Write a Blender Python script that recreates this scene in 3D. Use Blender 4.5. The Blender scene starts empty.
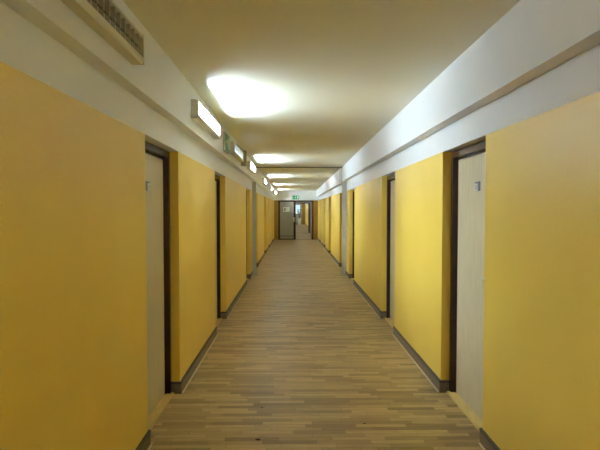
import bpy, bmesh, math, random
from mathutils import Vector, Matrix
random.seed(7)
scn = bpy.context.scene
COL = scn.collection

# ------------------------------------------------------------------ materials
def new_mat(name, color=(.5, .5, .5), rough=.6, metal=0.0, spec=.5, emit=None, strength=0):
    m = bpy.data.materials.new(name); m.use_nodes = True
    b = m.node_tree.nodes['Principled BSDF']
    b.inputs['Base Color'].default_value = (*color, 1)
    b.inputs['Roughness'].default_value = rough
    b.inputs['Metallic'].default_value = metal
    b.inputs['Specular IOR Level'].default_value = spec
    if emit:
        b.inputs['Emission Color'].default_value = (*emit, 1)
        b.inputs['Emission Strength'].default_value = strength
    return m

def mottled(name, c1, c2, scale=2.0, rough=.6, bump=.0, spec=.4, stretch=(1, 1, 1), bscale=60, detail=4):
    m = new_mat(name, c1, rough, spec=spec)
    nt = m.node_tree; N = nt.nodes; L = nt.links; b = N['Principled BSDF']
    tc = N.new('ShaderNodeTexCoord'); mp = N.new('ShaderNodeMapping'); mp.inputs['Scale'].default_value = stretch
    L.new(tc.outputs['Object'], mp.inputs['Vector'])
    n = N.new('ShaderNodeTexNoise'); n.inputs['Scale'].default_value = scale; n.inputs['Detail'].default_value = detail
    L.new(mp.outputs['Vector'], n.inputs['Vector'])
    r = N.new('ShaderNodeValToRGB'); r.color_ramp.elements[0].position = .35; r.color_ramp.elements[1].position = .65
    r.color_ramp.elements[0].color = (*c1, 1); r.color_ramp.elements[1].color = (*c2, 1)
    L.new(n.outputs['Fac'], r.inputs['Fac']); L.new(r.outputs['Color'], b.inputs['Base Color'])
    if bump:
        n2 = N.new('ShaderNodeTexNoise'); n2.inputs['Scale'].default_value = bscale; n2.inputs['Detail'].default_value = 3
        L.new(tc.outputs['Object'], n2.inputs['Vector'])
        bp = N.new('ShaderNodeBump'); bp.inputs['Strength'].default_value = bump; bp.inputs['Distance'].default_value = .01
        L.new(n2.outputs['Fac'], bp.inputs['Height']); L.new(bp.outputs['Normal'], b.inputs['Normal'])
    return m

M_yellow = mottled('yellow_paint', (.80, .56, .092), (.84, .595, .108), 1.3, .42, .12, .45)
M_white = mottled('white_paint', (.80, .81, .83), (.83, .84, .86), 1.1, .6, .10, .3)
M_ceil = mottled('ceiling_paint', (.81, .785, .66), (.84, .815, .69), .9, .75, .25, .2, bscale=9)
M_brown = mottled('brown_frame_paint', (.040, .014, .008), (.055, .02, .012), 6, .22, 0, .4)
M_leaf = mottled('pale_wood_laminate', (.54, .45, .28), (.62, .53, .35), 5, .5, 0, .35, stretch=(14, 14, .9))
M_sill = mottled('light_wood_sill', (.60, .44, .15), (.70, .52, .20), 6, .45, 0, .4, stretch=(12, 1.2, 12))
M_skirt = mottled('skirting_vinyl', (.17, .125, .085), (.22, .165, .11), 5, .5, 0, .35, stretch=(8, 1, 8))
M_skirtcap = new_mat('skirting_cap_vinyl', (.075, .06, .05), .5)
M_edge = new_mat('pale_edge_trim', (.62, .52, .35), .5)
M_grey = mottled('grey_metal_trim', (.48, .47, .44), (.53, .52, .49), 3, .4, 0, .5)
M_dark = new_mat('dark_joint', (.10, .085, .06), .7)
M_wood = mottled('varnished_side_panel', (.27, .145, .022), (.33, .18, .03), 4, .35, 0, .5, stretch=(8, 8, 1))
M_shade_panel = new_mat('grey_shade_panel', (.56, .57, .60), .5)
M_house = new_mat('cream_lamp_housing', (.66, .62, .51), .45)
M_alu = new_mat('bright_aluminium', (.66, .65, .63), .25, .75)
M_refl = new_mat('white_reflector', (.75, .75, .73), .35)
LAMP_C = (.68, .86, 1.0)
M_tube = new_mat('lit_tube', (.9, .9, .9), .4, emit=LAMP_C, strength=960)
M_tube_dim = new_mat('dim_tube', (.9, .9, .9), .4, emit=LAMP_C, strength=5)
M_tube_off = new_mat('unlit_tube', (.8, .8, .78), .3)
M_green = new_mat('sign_green', (.012, .30, .11), .35)
M_signw = new_mat('sign_white', (.82, .85, .84), .35)
M_box = new_mat('beige_plastic', (.56, .51, .35), .5)
M_plate = new_mat('grey_blue_plate', (.13, .14, .18), .3, .2)
M_chrome = new_mat('brushed_steel', (.6, .6, .58), .3, 1.0)
M_gleaf = mottled('grey_door_laminate', (.30, .29, .26), (.34, .33, .30), 4, .5, 0, .35, stretch=(8, 8, 1))
M_paper = new_mat('white_paper', (.84, .84, .86), .7)
M_ink = new_mat('printed_grey', (.25, .25, .28), .7)
M_cream = new_mat('cream_lock_plate', (.68, .60, .42), .4)
M_crumb = new_mat('dark_crumb', (.012, .010, .008), .8)
M_glass = new_mat('door_glass', (.8, .9, .95), .05)
M_glass.node_tree.nodes['Principled BSDF'].inputs['Transmission Weight'].default_value = .9
M_day = new_mat('daylight_pane', (.7, .8, .9), .3, emit=(.75, .88, 1.0), strength=1.1)
M_plant = mottled('plant_green', (.03, .08, .015), (.10, .16, .03), 20, .5)
M_soil = new_mat('soil', (.03, .02, .012), .9)
M_pot = new_mat('pale_blue_pot', (.70, .76, .84), .4)

def floor_material():
    m = new_mat('wood_strip_vinyl', (.3, .2, .1), .4, spec=.4)
    nt = m.node_tree; N = nt.nodes; L = nt.links; b = N['Principled BSDF']
    tc = N.new('ShaderNodeTexCoord')
    def brick(w, h, off, c1, c2, mort):
        k = N.new('ShaderNodeTexBrick'); k.offset = off; k.offset_frequency = 2; k.squash = 1
        k.inputs['Color1'].default_value = (*c1, 1); k.inputs['Color2'].default_value = (*c2, 1)
        k.inputs['Mortar'].default_value = (*mort, 1); k.inputs['Scale'].default_value = 1
        k.inputs['Mortar Size'].default_value = .0016; k.inputs['Mortar Smooth'].default_value = .6
        k.inputs['Brick Width'].default_value = w; k.inputs['Row Height'].default_value = h
        return k
    # jitter the strips sideways row by row so the joints never line up
    sep = N.new('ShaderNodeSeparateXYZ'); L.new(tc.outputs['Object'], sep.inputs[0])
    div = N.new('ShaderNodeMath'); div.operation = 'DIVIDE'; div.inputs[1].default_value = .05; L.new(sep.outputs['Y'], div.inputs[0])
    fl = N.new('ShaderNodeMath'); fl.operation = 'FLOOR'; L.new(div.outputs[0], fl.inputs[0])
    wn = N.new('ShaderNodeTexWhiteNoise'); wn.noise_dimensions = '1D'; L.new(fl.outputs[0], wn.inputs['W'])
    mu = N.new('ShaderNodeMath'); mu.operation = 'MULTIPLY_ADD'; mu.inputs[1].default_value = 1.7; L.new(wn.outputs['Value'], mu.inputs[0]); L.new(sep.outputs['X'], mu.inputs[2])
    cmb = N.new('ShaderNodeCombineXYZ'); L.new(mu.outputs[0], cmb.inputs['X']); L.new(sep.outputs['Y'], cmb.inputs['Y'])
    k1 = brick(.36, .05, .0, (.27, .18, .072), (.62, .44, .195), (.16, .105, .045))
    L.new(cmb.outputs[0], k1.inputs['Vector'])
    # long grain running along each strip
    mp = N.new('ShaderNodeMapping'); mp.inputs['Scale'].default_value = (3, 60, 1); L.new(cmb.outputs[0], mp.inputs['Vector'])
    ng = N.new('ShaderNodeTexNoise'); ng.inputs['Scale'].default_value = 1.6; ng.inputs['Detail'].default_value = 5; ng.inputs['Roughness'].default_value = .65
    L.new(mp.outputs[0], ng.inputs['Vector'])
    gr = N.new('ShaderNodeValToRGB'); gr.color_ramp.elements[0].position = .3; gr.color_ramp.elements[1].position = .72
    gr.color_ramp.elements[0].color = (.60, .58, .54, 1); gr.color_ramp.elements[1].color = (1.12, 1.12, 1.12, 1)
    L.new(ng.outputs['Fac'], gr.inputs['Fac'])
    mx = N.new('ShaderNodeMix'); mx.data_type = 'RGBA'; mx.blend_type = 'MULTIPLY'; mx.inputs[0].default_value = 1
    L.new(k1.outputs['Color'], mx.inputs[6]); L.new(gr.outputs['Color'], mx.inputs[7])
    # broad wear
    nw = N.new('ShaderNodeTexNoise'); nw.inputs['Scale'].default_value = 1.4; nw.inputs['Detail'].default_value = 3; L.new(tc.outputs['Object'], nw.inputs['Vector'])
    wr = N.new('ShaderNodeValToRGB'); wr.color_ramp.elements[0].color = (.88, .88, .88, 1); wr.color_ramp.elements[1].color = (1.06, 1.06, 1.06, 1)
    L.new(nw.outputs['Fac'], wr.inputs['Fac'])
    m2 = N.new('ShaderNodeMix'); m2.data_type = 'RGBA'; m2.blend_type = 'MULTIPLY'; m2.inputs[0].default_value = 1
    L.new(mx.outputs[2], m2.inputs[6]); L.new(wr.outputs['Color'], m2.inputs[7])
    L.new(m2.outputs[2], b.inputs['Base Color'])
    rr = N.new('ShaderNodeMapRange'); rr.inputs['To Min'].default_value = .28; rr.inputs['To Max'].default_value = .42
    L.new(ng.outputs['Fac'], rr.inputs['Value']); L.new(rr.outputs[0], b.inputs['Roughness'])
    bp = N.new('ShaderNodeBump'); bp.inputs['Strength'].default_value = .12; bp.inputs['Distance'].default_value = .004
    L.new(ng.outputs['Fac'], bp.inputs['Height']); L.new(bp.outputs['Normal'], b.inputs['Normal'])
    return m
M_floor = floor_material()

# ------------------------------------------------------------------ mesh helpers
def hexa(bm, pts, mi=0):
    """eight points: bottom ring then top ring"""
    v = [bm.verts.new(p) for p in pts]
    for f in ((0, 3, 2, 1), (4, 5, 6, 7), (0, 1, 5, 4), (1, 2, 6, 5), (2, 3, 7, 6), (3, 0, 4, 7)):
        bm.faces.new([v[i] for i in f]).material_index = mi

def val(f, y): return f(y) if callable(f) else f

def slab(bm, x0, x1, y0, y1, zb, zt, mi=0):
    """box whose bottom and top heights may follow the corridor"""
    x0, x1 = min(x0, x1), max(x0, x1)
    ys = [y0] + [k for k in KNOTS if y0 + 1e-4 < k < y1 - 1e-4] + [y1] if (callable(zb) or callable(zt)) else [y0, y1]
    for a, b in zip(ys, ys[1:]):
        hexa(bm, [(x0, a, val(zb, a)), (x1, a, val(zb, a)), (x1, b, val(zb, b)), (x0, b, val(zb, b)),
                  (x0, a, val(zt, a)), (x1, a, val(zt, a)), (x1, b, val(zt, b)), (x0, b, val(zt, b))], mi)

def tube(bm, p0, p1, r, n=12, mi=0, cap=True):
    p0, p1 = Vector(p0), Vector(p1); d = (p1 - p0).normalized()
    a = d.orthogonal().normalized(); b = d.cross(a)
    rings = [[bm.verts.new(p + r * (math.cos(t) * a + math.sin(t) * b)) for t in [2 * math.pi * i / n for i in range(n)]] for p in (p0, p1)]
    for i in range(n):
        f = bm.faces.new((rings[0][i], rings[0][(i + 1) % n], rings[1][(i + 1) % n], rings[1][i])); f.smooth = True; f.material_index = mi
    if cap:
        bm.faces.new(rings[0][::-1]).material_index = mi; bm.faces.new(rings[1]).material_index = mi

def prism_y(bm, prof, y0, y1, mi=0):
    """extrude an (x, z) outline along y"""
    a = [bm.verts.new((x, y0, z)) for x, z in prof]; b = [bm.verts.new((x, y1, z)) for x, z in prof]
    n = len(prof)
    for i in range(n): bm.faces.new((a[i], a[(i + 1) % n], b[(i + 1) % n], b[i])).material_index = mi
    bm.faces.new(a[::-1]).material_index = mi; bm.faces.new(b).material_index = mi

def obj(name, bm, mats, parent=None, bevel=0):
    bmesh.ops.recalc_face_normals(bm, faces=bm.faces)
    me = bpy.data.meshes.new(name); bm.to_mesh(me); bm.free()
    for m in (mats if isinstance(mats, (list, tuple)) else [mats]): me.materials.append(m)
    o = bpy.data.objects.new(name, me); COL.objects.link(o)
    if parent: o.parent = parent
    if bevel:
        md = o.modifiers.new('bevel', 'BEVEL'); md.width = bevel; md.segments = 2; md.limit_method = 'ANGLE'
    return o

def struct(o, label=None, category=None):
    o['kind'] = 'structure'
    if label: o['label'] = label
    if category: o['category'] = category
    return o

def thing(o, label, category, group=None):
    o['label'] = label; o['category'] = category
    if group: o['group'] = group
    return o

def empty(name, loc=(0, 0, 0)):
    o = bpy.data.objects.new(name, None); o.empty_display_size = .1; COL.objects.link(o); o.location = loc
    return o

# ------------------------------------------------------------------ corridor geometry (x across, y along, z up)
EYE = 1.55
YB, YE, YF = -8.0, 25.2, 50.0          # back wall, first cross doors, far end
JOINT = 11.75
DL, DR = .95, 1.25                      # wall planes
FL, FR = .866, 1.156                    # faces of the dropped bulkheads
KNOTS = [3.5, 7.0, 11.0, JOINT, 25.2]
def interp(tab):
    def f(y):
        if y <= tab[0][0]: return tab[0][1]
        for (a, va), (b, vb) in zip(tab, tab[1:]):
            if y <= b: return va + (vb - va) * (y - a) / (b - a)
        return tab[-1][1]
    return f
z_paint = interp([(3.5, 2.03), (7, 2.01), (11, 1.98), (25.2, 1.98)])
z_bulk = interp([(3.5, 2.225), (7, 2.215), (11, 2.20), (11.75, 2.18), (25.2, 2.14)])
z_ceil = interp([(3.5, 2.61), (7, 2.59), (11, 2.545), (11.75, 2.535), (25.2, 2.47)])
OPEN = [(-3.2, -2.27), (.34, 1.27), (3.24, 4.17), (6.11, 7.03), (10.18, 11.07), (12.4, 13.33), (16.5, 17.43), (19.2, 20.13), (22.55, 23.48)]
TH = .34

# floor
bm = bmesh.new(); slab(bm, -2, 2.3, YB - .3, YF + 1.5, -.2, 0); struct(obj('floor', bm, M_floor))
# ceiling
bm = bmesh.new()
slab(bm, -1.6, 1.9, YB - .3, YF + 1.5, z_ceil, 2.9)
struct(obj('ceiling', bm, M_ceil))
# joint strip across ceiling
bm = bmesh.new(); slab(bm, -FL, FR, JOINT - .02, JOINT + .03, z_ceil(JOINT) - .018, z_ceil(JOINT) + .01)
struct(obj('trim_1', bm, M_dark))

def wall(side, s, D, F):
    bm = bmesh.new()
    segs = []; y = YB
    for a, b in OPEN: segs.append((y, a)); y = b
    segs.append((y, YF))
    for a, b in segs: slab(bm, s * D, s * (D + TH), a, b, 0, z_paint, 0)
    slab(bm, s * D, s * (D + TH), YB, YF, z_paint, z_ceil, 1)
    struct(obj('wall_' + side, bm, [M_yellow, M_white]))
    bm = bmesh.new()
    slab(bm, s * F, s * (D - .0005), YB, YF, z_bulk, z_ceil, 0)
    struct(obj('trim_2' if s < 0 else 'trim_3', bm, M_white))
    # skirting with returns into every recess
    bm = bmesh.new()
    for i, (a, b) in enumerate(segs):
        x1 = s * (D - .0005)
        slab(bm, s * (D - .014), x1, a, b, 0, .082, 0)
        slab(bm, s * (D - .016), x1, a, b, .082, .102, 1)
        slab(bm, s * (D - .026), s * (D - .014), a, b, 0, .007, 2)
        for yy, t, on in ((a, -1, i > 0), (b, 1, i < len(segs) - 1)):
            if on:
                y0, y1 = (yy - .012, yy) if t < 0 else (yy, yy + .012)
                slab(bm, s * (D - .014), s * (D + .068), y0, y1, 0, .082, 0)
                slab(bm, s * (D - .016), s * (D + .068), y0, y1, .082, .102, 1)
    struct(obj('baseboard_' + side, bm, [M_skirt, M_skirtcap, M_edge]))
wall('left', -1, DL, FL)
wall('right', 1, DR, FR)
bm = bmesh.new(); slab(bm, -1.6, 1.9, YB - .2, YB, 0, 2.61); struct(obj('wall_back', bm, M_yellow))
# added grey panel, paints in the shaded strip of bulkhead just past the joint
bm = bmesh.new(); slab(bm, FR - .012, FR, JOINT + .03, 12.45, z_bulk(12) - .02, z_ceil(12.45)); slab(bm, FR - .016, FR - .012, 11.95, 11.99, 2.36, 2.40); struct(obj('trim_6', bm, M_shade_panel))
# joint pilasters
for n, s, F, D in ((4, -1, FL, DL), (5, 1, FR, DR)):
    bm = bmesh.new()
    slab(bm, s * F, s * (D - .001), JOINT - .10, JOINT + .04, 0, 2.20)
    slab(bm, s * (F - .006), s * (D - .001), JOINT - .104, JOINT - .10, 0, 2.2)
    struct(obj('trim_%d' % n, bm, M_grey))

# ------------------------------------------------------------------ recessed room doors
ORD = ['first', 'second', 'third', 'fourth', 'fifth', 'sixth', 'seventh']
def room_door(n, s, D, a, b):
    """leaf set back behind a dark frame, plate, lever and a light wood sill"""
    d = struct(empty('door_%d' % n, (s * (D + .1), (a + b) / 2, 0)))
    inv = Matrix.Translation(-d.location)
    def put(name, bm, m, parent=d, bevel=0):
        bm.transform(inv) if parent is d else bm.transform(inv)
        return obj(name, bm, m, parent, bevel)
    top = z_paint((a + b) / 2) - .006
    x0, x1 = D + .07, D + .16
    bm = bmesh.new()
    slab(bm, s * x0, s * x1, a + .001, a + .045, 0, top); slab(bm, s * x0, s * x1, b - .045, b - .001, 0, top)
    slab(bm, s * x0, s * x1, a + .045, b - .045, top - .055, top)
    slab(bm, s * (x0 + .036), s * x1, a + .045, a + .06, 0, top - .055); slab(bm, s * (x0 + .036), s * x1, b - .06, b - .045, 0, top - .055)
    slab(bm, s * (x0 + .036), s * x1, a + .045, b - .045, top - .07, top - .055)
    put('door_frame', bm, M_brown, bevel=.003)
    bm = bmesh.new(); slab(bm, s * (D + .112), s * (D + .16), a + .062, b - .062, .022, top - .072)
    leaf = put('door_leaf', bm, M_leaf)
    bm = bmesh.new()
    slab(bm, s * (D + .045), s * (D + .16), a + .014, b - .014, .0, .016)
    put('door_sill', bm, M_sill, bevel=.004)
    c = (a + b) / 2 - .03
    bm = bmesh.new(); slab(bm, s * (D + .108), s * (D + .112), c - .05, c + .05, 1.682, 1.752, 0)
    # white field and dark digits strip of the plate
    slab(bm, s * (D + .107), s * (D + .108), c - .005, c + .045, 1.685, 1.738, 1)
    slab(bm, s * (D + .1065), s * (D + .107), c + .006, c + .014, 1.692, 1.73, 2)
    slab(bm, s * (D + .1065), s * (D + .107), c + .022, c + .034, 1.692, 1.73, 2)
    put('number_plate', bm, [M_plate, M_signw, M_ink])
    bm = bmesh.new(); hy = a + .115
    slab(bm, s * (D + .107), s * (D + .112), hy - .02, hy + .02, .93, 1.12)
    tube(bm, (s * (D + .103), hy, 1.06), (s * (D + .065), hy, 1.06), .009)
    tube(bm, (s * (D + .068), hy - .005, 1.06), (s * (D + .068), hy + .11, 1.06), .009)
    put('door_handle', bm, M_chrome)
    return d
n = 1
for s, D in ((-1, DL), (1, DR)):
    for a, b in OPEN:
        room_door(n, s, D, a, b); n += 1

# ------------------------------------------------------------------ cross walls with doors
def cross_wall(name, y, xl, xr, top, th=.16):
    bm = bmesh.new()
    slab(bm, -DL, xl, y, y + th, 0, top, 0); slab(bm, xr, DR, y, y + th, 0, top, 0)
    slab(bm, -DL, DR, y, y + th, top, z_ceil(y) + .02, 1)
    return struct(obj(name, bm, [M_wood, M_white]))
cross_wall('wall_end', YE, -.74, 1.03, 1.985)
def end_doors(n, y):
    d = struct(empty('door_%d' % n, (.14, y, 0)))
    inv = Matrix.Translation(-d.location)
    def put(name, bm, m, bevel=0, parent=d):
        bm.transform(inv); return obj(name, bm, m, parent, bevel)
    bm = bmesh.new()
    slab(bm, -.74, -.655, y - .02, y + .14, 0, 1.985); slab(bm, .955, 1.03, y - .02, y + .14, 0, 1.985)
    slab(bm, -.655, .955, y - .02, y + .14, 1.91, 1.985)
    put('door_frame', bm, M_brown, .004)
    bm = bmesh.new()   # closed leaf with its brown lipping
    slab(bm, -.655, .03, y + .02, y + .06, .055, 1.905, 0)
    slab(bm, -.655, .03, y + .015, y + .065, .008, .055, 1)
    slab(bm, -.655, .03, y + .014, y + .02, .17, .20, 1)
    slab(bm, .03, .135, y + .0, y + .065, .008, 1.905, 1)
    lf = put('door_leaf', bm, [M_gleaf, M_brown], 0)
    bm = bmesh.new(); slab(bm, .03, .075, y - .008, y, .90, 1.14); tube(bm, (.05, y - .004, 1.05), (.05, y - .05, 1.05), .01); tube(bm, (.05, y - .05, 1.05), (-.06, y - .05, 1.05), .01)
    put('lock_plate', bm, M_cream)
    bm = bmesh.new()   # second leaf folded back 90 degrees into the next section
    slab(bm, .93, .97, y + .15, y + .93, .008, 1.905, 0); slab(bm, .925, .975, y + .93, y + .98, .008, 1.905, 1)
    put('door_leaf', bm, [M_gleaf, M_brown])
    bm = bmesh.new(); slab(bm, -.655, .955, y + .0, y + .10, 0, .006); put('door_sill', bm, M_brown)
end_doors(19, YE)
# second doorway further on
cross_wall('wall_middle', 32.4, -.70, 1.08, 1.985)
d = struct(empty('door_20', (.14, 32.4, 0)))
bm = bmesh.new(); slab(bm, -.70 - .14, -.63 - .14, -.02, .14, 0, 1.98); slab(bm, 1.0 - .14, 1.08 - .14, -.02, .14, 0, 1.98); slab(bm, -.63 - .14, 1.0 - .14, -.02, .14, 1.91, 1.98)
obj('door_frame', bm, M_brown, d)
bm = bmesh.new(); slab(bm, -.84, .84, 0, .12, 0, .006); obj('door_sill', bm, M_brown, d)
bm = bmesh.new(); slab(bm, 1.085 - .14, 1.24 - .14, -.03, -.005, 0.01, 1.98); obj('side_panel', bm, M_gleaf, d)
# glazed door at the far end of the next section
bm = bmesh.new(); slab(bm, -DL, -.6, YF, YF + .2, 0, 2.5, 0); slab(bm, 1.2, DR, YF, YF + .2, 0, 2.5, 0); slab(bm, -.6, 1.2, YF, YF + .2, 2.2, 2.5, 0)
slab(bm, -1.6, 1.9, YF + 1.0, YF + 1.2, 0, 2.5, 0)
struct(obj('wall_far', bm, M_white))
d = struct(empty('door_21', (.14, YF, 0)))
bm = bmesh.new()
slab(bm, -.74, -.66, -.02, .12, 0, 2.2); slab(bm, .74, 1.06, -.05, .12, 0, 2.2); slab(bm, -.66, .74, -.02, .12, 2.12, 2.2)
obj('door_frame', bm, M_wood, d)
bm = bmesh.new()
for x0, x1, z0, z1 in ((-.66, -.5, 0, 2.12), (.58, .74, 0, 2.12), (-.5, .58, 0, .2), (-.5, .58, 1.95, 2.12), (-.5, .58, .95, 1.08), (-.02, .10, .2, 1.95)):
    slab(bm, x0, x1, .02, .06, z0, z1)
obj('door_leaf', bm, M_gleaf, d)
bm = bmesh.new(); slab(bm, -.5, -.02, .035, .045, 1.08, 1.95); slab(bm, .10, .58, .035, .045, 1.08, 1.95)
slab(bm, -.5, -.02, .035, .045, .2, .95); slab(bm, .10, .58, .035, .045, .2, .95)
obj('door_glass', bm, M_glass, d)
bm = bmesh.new(); slab(bm, -.9, 1.1, YF + .94, YF + .97, 1.0, 2.0); struct(obj('window_1', bm, M_day))

# ------------------------------------------------------------------ wall lamps on the left bulkhead
LEN = 1.28
def make_lamp(label, kind):
    """housing open to the corridor, one tube, reflector and a cross-blade louvre; origin on the bulkhead face"""
    t = empty('wall_lamp'); thing(t, label, 'lamp', 'fluorescent lamps along the corridor')
    h = LEN / 2; B = .002
    bm = bmesh.new()
    # x = distance out from the bulkhead, z up from the underside
    prof_low = [(B, 0), (.056, .0), (.064, .008), (.066, .018), (.066, .034), (.058, .034), (.052, .010), (B, .006)]
    prof_top = [(B, .158), (.060, .158), (.064, .150), (.066, .140), (.060, .138), (.056, .150), (B, .152)]
    prism_y(bm, prof_low, -h, h); prism_y(bm, prof_top, -h, h)
    slab(bm, B, .066, -h, -h + .012, .0, .158); slab(bm, B, .066, h - .012, h, .0, .158)
    slab(bm, B, .006, -h + .012, h - .012, .006, .152)
    obj('housing', bm, M_house, t)
    bm = bmesh.new()
    pr = [(.0065, .10), (.008, .065), (.016, .032), (.032, .012), (.050, .0105), (.050, .009), (.03, .0095), (.013, .03), (.0065, .06)]
    prism_y(bm, pr, -h + .013, h - .013)
    obj('reflector', bm, M_refl, t)
    bm = bmesh.new(); tube(bm, (.022, -h + .04, .082), (.022, h - .04, .082), .013, 14)
    obj('tube', bm, {'lit': M_tube, 'dim': M_tube_dim, 'off': M_tube_off}[kind], t)
    bm = bmesh.new()
    bm.free()
    for e in (-1, 1):
        bm = bmesh.new(); tube(bm, (.022, e * (h - .04), .082), (.022, e * (h - .013), .082), .012, 10)
        obj('tube_holder', bm, M_signw, t)
    bm = bmesh.new(); k = 18
    for i in range(1, k):
        y = -h + .012 + (LEN - .024) * i / k
        hexa(bm, [(.042, y - .001, .034), (.062, y - .003, .034), (.062, y + .003, .034), (.042, y + .001, .034),
                  (.042, y - .001, .138), (.062, y - .003, .138), (.062, y + .003, .138), (.042, y + .001, .138)])
    slab(bm, .046, .0472, -h + .013, h - .013, .075, .089)
    obj('louvre', bm, M_alu, t)
    return t
lamps = [
    (-6.6, 'lit', 'unseen fill lamp added behind the camera at the back of the corridor'),  # this and the next are unseen, added to brighten the near end
    (-.8, 'lit', 'unseen fill lamp added just behind the camera'),
    (2.09, 'off', 'unlit long wall lamp with open blade louvre at the top left corner'),
    (4.91, 'lit', 'lit wall lamp just before the green sign, brightest patch on ceiling above it'),
    (7.50, 'dim', 'faintly glowing wall lamp between the green sign and the beige box'),
    (10.10, 'lit', 'lit wall lamp just before the grey pilaster and ceiling joint'),
    (14.75, 'lit', 'first lit wall lamp beyond the dark ceiling joint'),
    (19.3, 'lit', 'second lit wall lamp beyond the dark ceiling joint'),
    (23.7, 'lit', 'last lit wall lamp, right before the cross doors'),
    (29.0, 'lit', 'unseen wall lamp added in the section behind the cross doors, the first one there'),  # from here on out of view, added to light the far section
    (36.5, 'lit', 'unseen wall lamp added behind the second doorway'),
    (43.0, 'lit', 'unseen wall lamp added halfway between the second doorway and the far glazed door'),
    (48.2, 'lit', 'unseen wall lamp added nearest the far glazed door'),
]
protos = {}
def copy_tree(o, parent=None):
    c = o.copy(); COL.objects.link(c)
    if parent: c.parent = parent
    for ch in list(o.children): copy_tree(ch, c)
    return c
for y, kind, lab in lamps:
    if kind not in protos: t = protos[kind] = make_lamp(lab, kind)
    else: t = copy_tree(protos[kind])
    t['label'] = lab
    z = 2.325 - (z_bulk(3) - z_bulk(y)) * 1.2
    t.location = (-FL, y, z)

# ------------------------------------------------------------------ exit signs and box
def poly(bm, pts, fn, mi):
    bm.faces.new([bm.verts.new(fn(u, v)) for u, v in pts]).material_index = mi

def exit_pictogram(bm, fn, mi):
    """running figure heading for a doorway, and an arrow; u,v in 0..1 with 2.2:1 panel"""
    door = [(.70, .14), (.93, .14), (.93, .88), (.70, .88)]
    poly(bm, door, fn, mi)
    cx, cy = .47, .80
    poly(bm, [(cx + .038 * math.cos(a), cy + .085 * math.sin(a)) for a in [i * math.pi / 5 for i in range(10)]], fn, mi)
    poly(bm, [(.40, .70), (.50, .70), (.47, .42), (.38, .42)], fn, mi)
    poly(bm, [(.48, .68), (.60, .56), (.58, .50), (.47, .58)], fn, mi)
    poly(bm, [(.41, .68), (.33, .58), (.35, .52), (.43, .60)], fn, mi)
    poly(bm, [(.42, .44), (.47, .44), (.55, .30), (.54, .14), (.50, .14), (.50, .28)], fn, mi)
    poly(bm, [(.38, .44), (.43, .44), (.37, .26), (.27, .20), (.26, .26), (.34, .32)], fn, mi)
    poly(bm, [(.05, .50), (.13, .68), (.13, .56), (.23, .56), (.23, .44), (.13, .44), (.13, .32)], fn, mi)

s1 = empty('exit_sign', (-FL, 6.42, 2.272)); thing(s1, 'green and white emergency exit sign box on the side bulkhead beside the lit lamp', 'sign')
bm = bmesh.new(); slab(bm, .001, .03, -.21, .21, 0, .235); obj('sign_box', bm, M_box, s1, .004)
bm = bmesh.new(); slab(bm, .03, .034, -.19, .19, .018, .217); obj('green_panel', bm, M_green, s1)
bm = bmesh.new(); exit_pictogram(bm, lambda u, v: (.0352, -.19 + .38 * u, .018 + .2 * v), 0); obj('pictogram', bm, M_signw, s1)
s2 = empty('exit_sign', (.14, YE, 2.03)); thing(s2, 'small green exit sign on the white wall above the cross doors', 'sign')
bm = bmesh.new(); slab(bm, -.17, .17, -.035, -.001, 0, .2); obj('sign_box', bm, M_grey, s2, .004)
bm = bmesh.new(); slab(bm, -.16, .16, -.038, -.035, .01, .19); obj('green_panel', bm, M_green, s2)
bm = bmesh.new(); exit_pictogram(bm, lambda u, v: (-.16 + .32 * u, -.039, .01 + .18 * v), 0); obj('pictogram', bm, M_signw, s2)
jb = empty('junction_box', (-FL, 8.42, 2.27)); thing(jb, 'beige plastic box sticking out of the bulkhead between two wall lamps', 'box')
bm = bmesh.new(); slab(bm, .0, .082, -.09, .09, 0, .25); obj('box_body', bm, M_box, jb, .006)
bm = bmesh.new(); slab(bm, .082, .091, -.085, .085, .005, .245); obj('box_lid', bm, M_box, jb, .003)

# notice on the closed leaf
bm = bmesh.new()
slab(bm, -.50, -.18, YE + .017, YE + .0192, 1.42, 1.64, 0)
slab(bm, -.47, -.36, YE + .0165, YE + .017, 1.46, 1.60, 1)
for i in range(4): slab(bm, -.33, -.21, YE + .0165, YE + .017, 1.475 + i * .034, 1.485 + i * .034, 1)
nt_ = obj('paper_notice', bm, [M_paper, M_ink]); thing(nt_, 'white landscape paper notice taped to the closed grey door leaf', 'notice')

# crumbs on the floor
def crumb(x, y, sz, label):
    bm = bmesh.new(); bmesh.ops.create_icosphere(bm, subdivisions=2, radius=1)
    for v in bm.verts:
        k = 1 + .35 * math.sin(v.co.x * 5 + v.co.y * 3) * math.cos(v.co.z * 4)
        v.co = Vector((v.co.x * sz * 1.7 * k, v.co.y * sz * k, max(0, v.co.z + .6) * sz * .5 * k))
    o = obj('floor_crumb', bm, M_crumb); o.location = (x, y, 0.0005); thing(o, label, 'crumb', 'dark crumbs on the floor')
def on_floor(px, py):
    y = EYE * 500 / (py - 209); return (px - 293) * y / 500, y
crumb(*on_floor(257.5, 443), .010, 'largest dark crumb on the floor strips, nearest to the viewer')
crumb(*on_floor(365.5, 427), .006, 'small dark crumb on the floor nearer to the wood-sill door')
crumb(*on_floor(261.5, 410), .005, 'tiny dark crumb lying a step behind the largest one')

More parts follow.
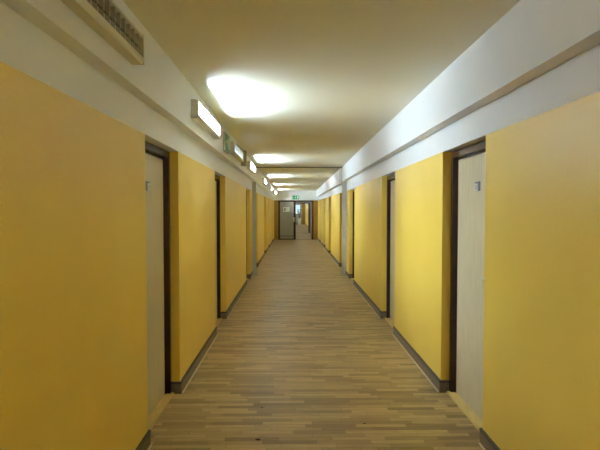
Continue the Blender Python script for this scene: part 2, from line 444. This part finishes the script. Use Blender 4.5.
# plant by the far glazed door
p = empty('potted_plant', (.62, YF - .8, 0)); thing(p, 'dark green potted plant in front of the far glazed door', 'plant')
bm = bmesh.new()
prof = [(0, 0), (.12, 0), (.14, .1), (.17, .62), (.15, .62), (.15, .56), (0, .56)]
rings = []
for r, z in prof[1:-1]: rings.append([bm.verts.new((r * math.cos(t), r * math.sin(t), z)) for t in [i * math.pi / 8 for i in range(16)]])
for a, b in zip(rings, rings[1:]):
    for i in range(16): bm.faces.new((a[i], a[(i + 1) % 16], b[(i + 1) % 16], b[i]))
bm.faces.new(rings[0][::-1]); bm.faces.new(rings[-1])
obj('pot', bm, M_pot, p)
bm = bmesh.new()
for i in range(9): tube(bm, (0, 0, .56), (.12 * math.cos(i * 2.4), .12 * math.sin(i * 2.4), 1.1 + .03 * i), .008, 6)
obj('stem', bm, M_soil, p)
bm = bmesh.new()
for i in range(110):
    a = random.uniform(0, 6.28); e = random.uniform(-.6, 1.3); r = random.uniform(.06, .24)
    c = Vector((r * math.cos(a), r * math.sin(a), 1.22 + .3 * math.sin(e) * 1.0))
    d1 = Vector((math.cos(a), math.sin(a), .3 * e)).normalized() * random.uniform(.09, .16); w = Vector((-math.sin(a), math.cos(a), 0)) * .03
    vs = [bm.verts.new(q) for q in (c - d1 * .5, c + w + Vector((0, 0, .01)), c + d1 * .5 - Vector((0, 0, .03)), c - w + Vector((0, 0, .01)))]
    bm.faces.new(vs)
obj('foliage', bm, M_plant, p)

# ------------------------------------------------------------------ camera, world, output
cam = bpy.data.cameras.new('camera'); cam.lens = 30; cam.sensor_width = 36; cam.clip_start = .05; cam.clip_end = 200
co = bpy.data.objects.new('camera', cam); COL.objects.link(co); scn.camera = co
co.location = (0, 0, EYE)
co.rotation_euler = (math.radians(90) - math.atan(16 / 500), 0, -math.atan(7 / 500))
w = bpy.data.worlds.new('world'); scn.world = w; w.use_nodes = True
w.node_tree.nodes['Background'].inputs[0].default_value = (.5, .55, .6, 1); w.node_tree.nodes['Background'].inputs[1].default_value = .05
vs = scn.view_settings; vs.view_transform = 'Standard'; vs.look = 'None'; vs.gamma = 1; vs.use_curve_mapping = False; vs.exposure = .25
cy = scn.cycles
cy.use_denoising = True; cy.denoiser = 'OPENIMAGEDENOISE'
cy.max_bounces = 12; cy.diffuse_bounces = 8; cy.glossy_bounces = 4; cy.caustics_reflective = False; cy.caustics_refractive = False
cy.sample_clamp_indirect = 20; cy.blur_glossy = 1.0
